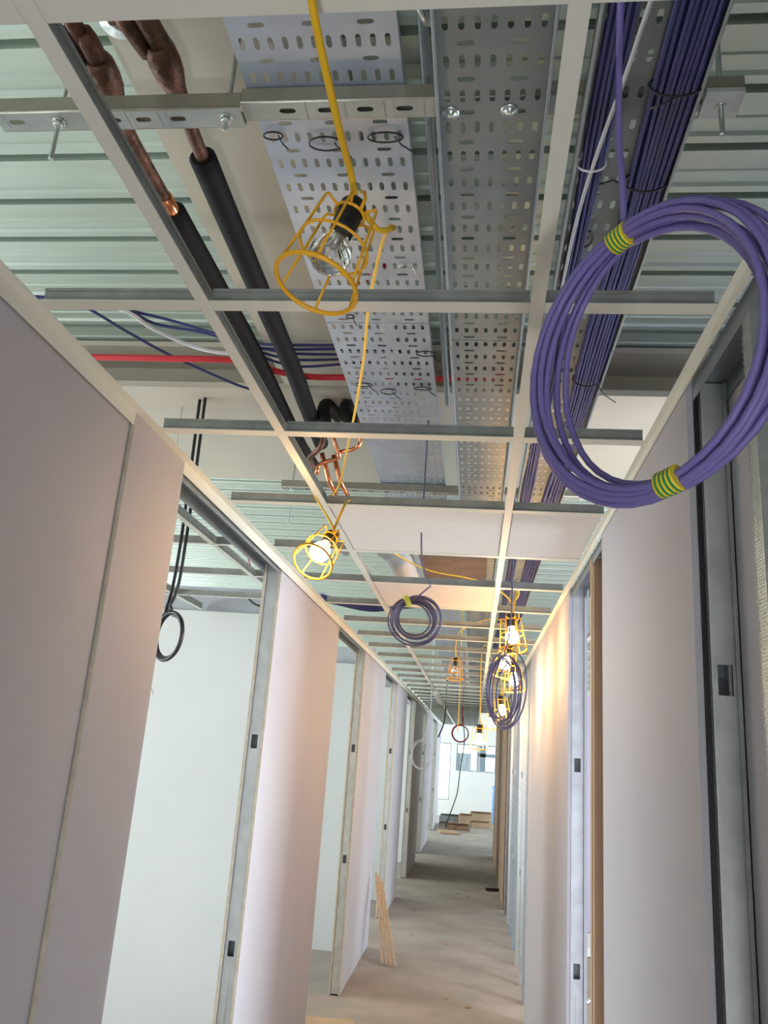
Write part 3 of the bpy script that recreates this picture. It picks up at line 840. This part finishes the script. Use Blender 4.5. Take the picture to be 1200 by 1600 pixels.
# dark and red wire ends in the left room
tubeobj('wire_end', [V(-1.35, 4.55, .80), V(-1.25, 4.5, .74), V(-1.083, 4.5, .752)], .006, blackp, 'black wire end above the white room wall at left', 'wire')
tubeobj('wire_end', [V(-1.25, 4.33, .752), V(-1.21, 4.4, .80), V(-1.17, 4.4, .84)], .003, redp, 'small red wire end above the white room wall at left', 'wire')
tubeobj('wire_end', [V(-1.20, 3.9, .95), V(-1.14, 3.9, .82), V(-1.085, 3.9, .792)], .003, redp, 'small red wire end hanging above the first left doorway', 'wire')

# ================================================================== LAMPS
def caged_lamp(top, axis, label, lit=False, power=0, roll=0.0, s=1.0):
    """caged festoon lamp; top = collar, axis = pointing to the open bottom ring"""
    a = Vector(axis).normalized(); top = Vector(top)
    u = a.cross(Vector((0, 1, 0))).normalized(); w = a.cross(u)
    e = thing('caged_lamp', top, label, 'work lamp')
    def P(t, r, th): return top+(a*t+r*(math.cos(th)*u+math.sin(th)*w))*s
    def put(m, nm, mt, par=None, lab=None):
        o = m.build(nm, mt, origin=top); o.parent = par or e; o.location = (0, 0, 0)
        if lab: o['label'] = lab
        return o
    m = MB(); wr = .0020*s
    ring = lambda t, r: [P(t, r, 2*pi*k/28) for k in range(28)]
    m.tube(ring(.012, .0215), wr*1.2, 8, closed=True)
    m.tube(ring(.076, .049), wr*1.1, 8, closed=True)
    m.tube(ring(.142, .057), wr*1.7, 8, closed=True)
    for k in range(6):
        th = roll+2*pi*k/6
        m.tube([P(.012, .0215, th), P(.008, .034, th), P(.006, .0395, th), P(.010, .0425, th), P(.076, .049, th), P(.142, .057, th)], wr, 8)
    # hook the cage hangs from
    m.tube([P(.012, .0215, roll+.3), P(-.01, .020, roll+.3), P(-.028, .010, roll+.3), P(-.034, 0, 0)], wr*1.4, 8)
    put(m, 'wire_cage', yellow)
    m = MB()
    m.lathe([(0, .004), (.0005, .016), (.006, .019), (.016, .019), (.018, .0185), (.05, .0175), (.058, .0165)], top-a*.012*s, a, 20)
    m.v = [tuple(top+(Vector(v)-top)*s) for v in m.v] if s != 1 else m.v
    put(m, 'bulb_holder', blackp)
    m = MB()
    prof = [(.044, .013), (.055, .0135), (.064, .018), (.075, .0255), (.087, .029), (.098, .0275), (.108, .021), (.114, .012), (.1165, .001)]
    m.lathe([(t*s, r*s) for t, r in prof], top, a, 24)
    bulb = put(m, 'bulb', lit_m if lit else glass_m)
    if not lit:
        m = MB()
        m.lathe([(.046, .005), (.068, .004), (.072, .002)], top, a, 10)
        m.tube([P(.066, .001, 0), P(.080, .010, 0), P(.080, .0, 1), P(.080, .010, pi), P(.066, .001, pi)], .0007, 6)
        put(m, 'filament', zinc, bulb)
    else:
        d = bpy.data.lights.new('bulb_light', 'POINT'); d.energy = power; d.color = (1, .58, .26); d.shadow_soft_size = .035
        o = bpy.data.objects.new('bulb_light', d); COL.objects.link(o); o.parent = e; o.location = a*.13*s
    return e
def camray(px, py, d): return Vector((0, 0, Z0))+ray(px, py).normalized()*0+ray(px, py)*d
l1 = camray(551, 326, 1.00)
caged_lamp(l1, r2*-.33+u2*-.86-fwd*.40, 'unlit yellow caged bulb hanging nearest the camera', roll=.35, s=.88)
l2 = camray(518, 838, 2.35)
caged_lamp(l2, r2*-.30+u2*-.45-fwd*.80, 'glowing caged lamp beside the left main runner', lit=True, power=4.5)
FAR = [((.150, 3.95, .66), (.1, -.2, -1), 6, 'glowing caged lamp nearest in the row along the right wall, under the tray'),
       ((.172, 4.6, .60), (-.2, -.2, -1), 13, 'glowing caged lamp second in the row along the right wall'),
       ((.225, 5.3, .58), (.1, -.1, -1), 13, 'glowing caged lamp third in the row along the right wall'),
       ((.195, 6.6, .46), (.1, 0, -1), 13, 'glowing caged lamp fourth in the row along the right wall'),
       ((.160, 8.5, .44), (-.1, 0, -1), 13, 'glowing caged lamp fifth in the row along the right wall'),
       ((.035, 6.3, .22), (0, 0, -1), 8, 'glowing lamp hanging lowest on a long cable in mid corridor')]
for p, ax, pw, lab in FAR:
    caged_lamp(V(*p), ax, lab, lit=True, power=pw, s=1.15)
caged_lamp(V(-.155, 5.9, .66), (0, -.1, -1), 'unlit caged lamp hanging mid corridor behind the small coil', roll=.2)

def cable(pts, label, r=.0038, sub=8): return tubeobj('festoon_cable', pts, r, yellow_c, label, 'cable', sub=sub, n=10)
cable([V(-.150, .20, .80), V(-.168, .45, .80), V(-.1795, .575, .72), V(-.187, .609, .703), V(-.180, .73, .675), V(-.176, .822, .671), l1+Vector((.002, -.006, .012)), l1+Vector((0, 0, -.002))], 'thick yellow cable dropping to the nearest caged bulb', r=.0045)
cable([l1+Vector((.004, -.004, .010)), l1+Vector((.03, .012, -.02)), l1+Vector((.045, .04, .0)), V(-.142, .98, .71), V(-.175, 1.15, .83), V(-.225, 1.40, .96), V(-.29, 1.699, 1.01), V(-.333, 1.944, 1.0), V(-.404, 2.285, .995), V(-.453, 2.498, .99), V(-.56, 2.95, .97), V(-.60, 2.90, .90), V(-.56, 2.5, .80), l2+Vector((0, 0, .03)), l2], 'thin yellow cable looping from the first caged bulb to the glowing lamp', r=.0036)
cable([l2+Vector((0, .004, .01)), l2+Vector((.02, .1, .14)), V(-.47, 2.8, .83), V(-.47, 3.2, .84), V(-.38, 3.5, .84), V(-.25, 3.9, .80+.06), V(-.0, 4.2, .88), V(.165, 4.4, .82), V(.165, 4.4, .66)], 'thin yellow cable above the gap between the tile rows')
prev = Vector(V(*FAR[0][0]))
names = ['first and second', 'second and third', 'third and fourth', 'fourth and fifth', 'fifth and last']
for i in range(1, len(FAR)):
    nx = V(*FAR[i][0]); q = (prev+nx)/2
    cable([prev+Vector((.01, 0, .005)), Vector((prev.x+.03, prev.y+.02, .80+Z0)), Vector((q.x+.04, q.y, .83+Z0)), Vector((nx.x, nx.y-.05, .80+Z0)), nx], f'yellow cable strung between the {names[i-1]} glowing lamps of the right-hand row')
    prev = nx
cable([V(-.155, 5.9, .66), V(-.155, 5.85, .78), V(-.10, 5.6, .84), V(.12, 5.25, .86), V(.20, 5.3, .72)], 'yellow cable feeding the unlit lamp mid corridor')
cable([V(-.155, 7.6, 1.59), V(-.155, 7.6, .80), V(-.15, 7.6, .5), V(-.155, 7.6, .20)], 'yellow cable end dangling mid corridor')
# short white batten added for the shine on the left runner far away
m = MB(); m.box(-.53, -.47, 10.2, 12.6, .705+Z0, .745+Z0); m.box(-.525, -.475, 10.25, 12.55, .69+Z0, .705+Z0)
tag(m.build('runner_shine_batten', tile_m, origin=V(-.5, 10.2, .745)), 'slim white batten added for the shine on the left main runner near the far end', 'batten')

# ================================================================== FLOOR ITEMS
# assumed work light added unseen on the floor behind the viewer, aimed at services
wl = thing('assumed_work_light', (.12, -.80, 0), 'assumed square site work light on a tubular stand on the floor behind the viewer, tilted up at the ceiling', 'work light')
aim = Vector((-.22, 1.45, 1.95)).normalized()
sx = aim.cross(Vector((0, 0, 1))).normalized(); sz = sx.cross(aim)
hc = Vector((0, 0, .27))
def wput(m, nm, mt):
    o = m.build(nm, mt); o.parent = wl; return o
m = MB(); m.obox(hc-aim*.03, sx*.125, aim*.028, sz*.095); wput(m, 'housing', blackp)
m = MB(); m.obox(hc+aim*.002, sx*.110, aim*.003, sz*.080); wput(m, 'lens', emit('assumed_light_lens', (.95, .98, 1.0), 8))
m = MB()
for q in (-1, 1):
    m.tube(spl([Vector((q*.15, .14, .012)), Vector((q*.15, -.12, .012)), Vector((q*.14, -.05, .20)), hc+sx*q*.127-aim*.03], 6), .010, 8)
m.tube([Vector((-.15, .14, .012)), Vector((.15, .14, .012))], .010, 8); m.tube([Vector((-.15, -.12, .012)), Vector((.15, -.12, .012))], .010, 8)
wput(m, 'stand', yellow)
d = bpy.data.lights.new('assumed_light_beam', 'AREA'); d.shape = 'RECTANGLE'; d.size = .2; d.size_y = .15; d.energy = 16; d.color = (.95, .98, 1.0)  # light given off by the assumed work light
o = bpy.data.objects.new('assumed_light_beam', d); COL.objects.link(o); o.parent = wl
o.location = hc+aim*.012; o.rotation_euler = aim.to_track_quat('-Z', 'Y').to_euler()
# strips of timber leaning at the third left doorway
base = Vector((-.60, 7.1, 0)); topp = Vector((-.845, 7.72, .56))
# broken leaning set
for i in range(4):
    b = Vector((-.66+.036*i, 7.20-.015*i, .004)); t = Vector((-.80+.020*i, 7.55, .62-.025*i))
    d = t-b; L = d.length; d.normalize()
    sx = Vector((0, 1, 0)).cross(d).normalized(); sy = d.cross(sx)
    m = MB(); m.obox(b+d*L/2+Vector((0, 0, .014)), sx*.008, sy*.009, d*L/2)
    o = m.build('timber_strip', [wood], origin=b); tag(o, f'timber strip leaning by the second left doorway, {["leftmost", "second from left", "third from left", "rightmost"][i]} of four', 'timber', 'leaning timber strips')
m = MB()
m.obox((-.90, 5.55, .012), (.24, .03, 0), (-.03, .16, 0), (0, 0, .009))
tag(m.build('board_offcut', cardboard, origin=(-.9, 5.5, 0)), 'tan board offcut lying in the second left doorway', 'board')
m = MB(); m.obox((-.70, 5.30, .005), (.10, .02, 0), (-.008, .03, 0), (0, 0, .004))
tag(m.build('board_offcut', wood, origin=(-.7, 5.3, 0)), 'small dark sliver of board on the floor below the offcut', 'board')
rnd = random.Random(11)
# rubble and boards heaped at the far end
heap = [(-.55, 22.6, .55, .4, .30, galv_dull, 'grey bag of rubble'), (-.15, 22.2, .35, .35, .42, cardboard, 'tall brown carton'), (.2, 21.4, .5, .45, .26, cardboard, 'wide brown carton'),
        (-.55, 21.0, .45, .4, .16, concrete, 'low grey lump of rubble'), (-.30, 20.3, .55, .4, .22, brownboard, 'low brown crate'), (.25, 23.6, .6, .3, .40, cardboard, 'long brown carton by the wall')]
for x, y, w, d, h, mt, nm in heap:
    h *= .5
    m = MB()
    n = 4
    a = rnd.uniform(-.3, .3)
    ax = Vector((math.cos(a), math.sin(a), 0)); ay = Vector((-math.sin(a), math.cos(a), 0))
    m.obox((x, y, h/2+.002), ax*w/2, ay*d/2, Vector((0, 0, h/2)))
    m.obox((x, y, h+.010), ax*w/2*.95, ay*d/4*.9, Vector((.02, 0, .006)))
    m.obox((x, y-d*.40, h+.03), ax*w/2*.9, ay*d/8, Vector((0, -.03, .02)))
    tag(m.build('heap_item', mt, origin=(x, y, 0)), nm+' in the pile at the far end of the corridor', 'debris')
for i in range(4):
    m = MB(); m.obox((-.55+.03*i, 19.6-.2*i, .02+.001), (.22, .04*(i-1.5), 0), (-.02, .05, 0), (0, 0, .018))
    tag(m.build('plank', wood, origin=(-.55+.03*i, 19.6-.2*i, 0)), f'loose plank on the floor in front of the far pile, {ORD[i]} counting towards the camera', 'plank')
m = MB(); m.lathe([(0, .12), (.01, .14), (.8, .16), (.95, .17), (.96, .12)], (.66, 22.8, .002), (0, 0, 1), 16)
tag(m.build('blue_barrel', bluep, origin=(.66, 22.8, 0)), 'tall pale blue plastic container at the far right end', 'container')
# debris in the right room
m = MB(); m.obox((1.05, 8.6, .04), (.35, .1, 0), (-.1, .3, 0), (0, 0, .035))
tag(m.build('plaster_bag', white_wall, origin=(1.05, 8.6, 0)), 'white sheet-wrapped slab on the floor of the right-hand room', 'bag')
for i in range(3):
    tubeobj('scrap_strip', [Vector((.65+.2*i, 6.4+.3*i, .012)), Vector((.95+.2*i, 6.9+.35*i, .012))], .011, galv, f'metal offcut on the floor of the right-hand room, {ORD[i]} from the doorway', 'offcut', sub=1)
m = MB()
for i in range(9):
    x, y = rnd.uniform(-.6, .3), rnd.uniform(6, 14)
    m.obox((x, y, .004), (rnd.uniform(.006, .02), .01, 0), (-.004, rnd.uniform(.006, .014), 0), (0, 0, .003))
tag(m.build('floor_crumbs', brownboard), 'scattered plaster crumbs on the corridor floor', 'debris', kind='stuff')
m = MB(); m.obox((.30, 11.6, .02), (.08, .02, 0), (-.01, .03, 0), (0, 0, .018))
tag(m.build('board_offcut', blackp, origin=(.3, 11.6, 0)), 'small dark block on the floor by the right wall', 'offcut')
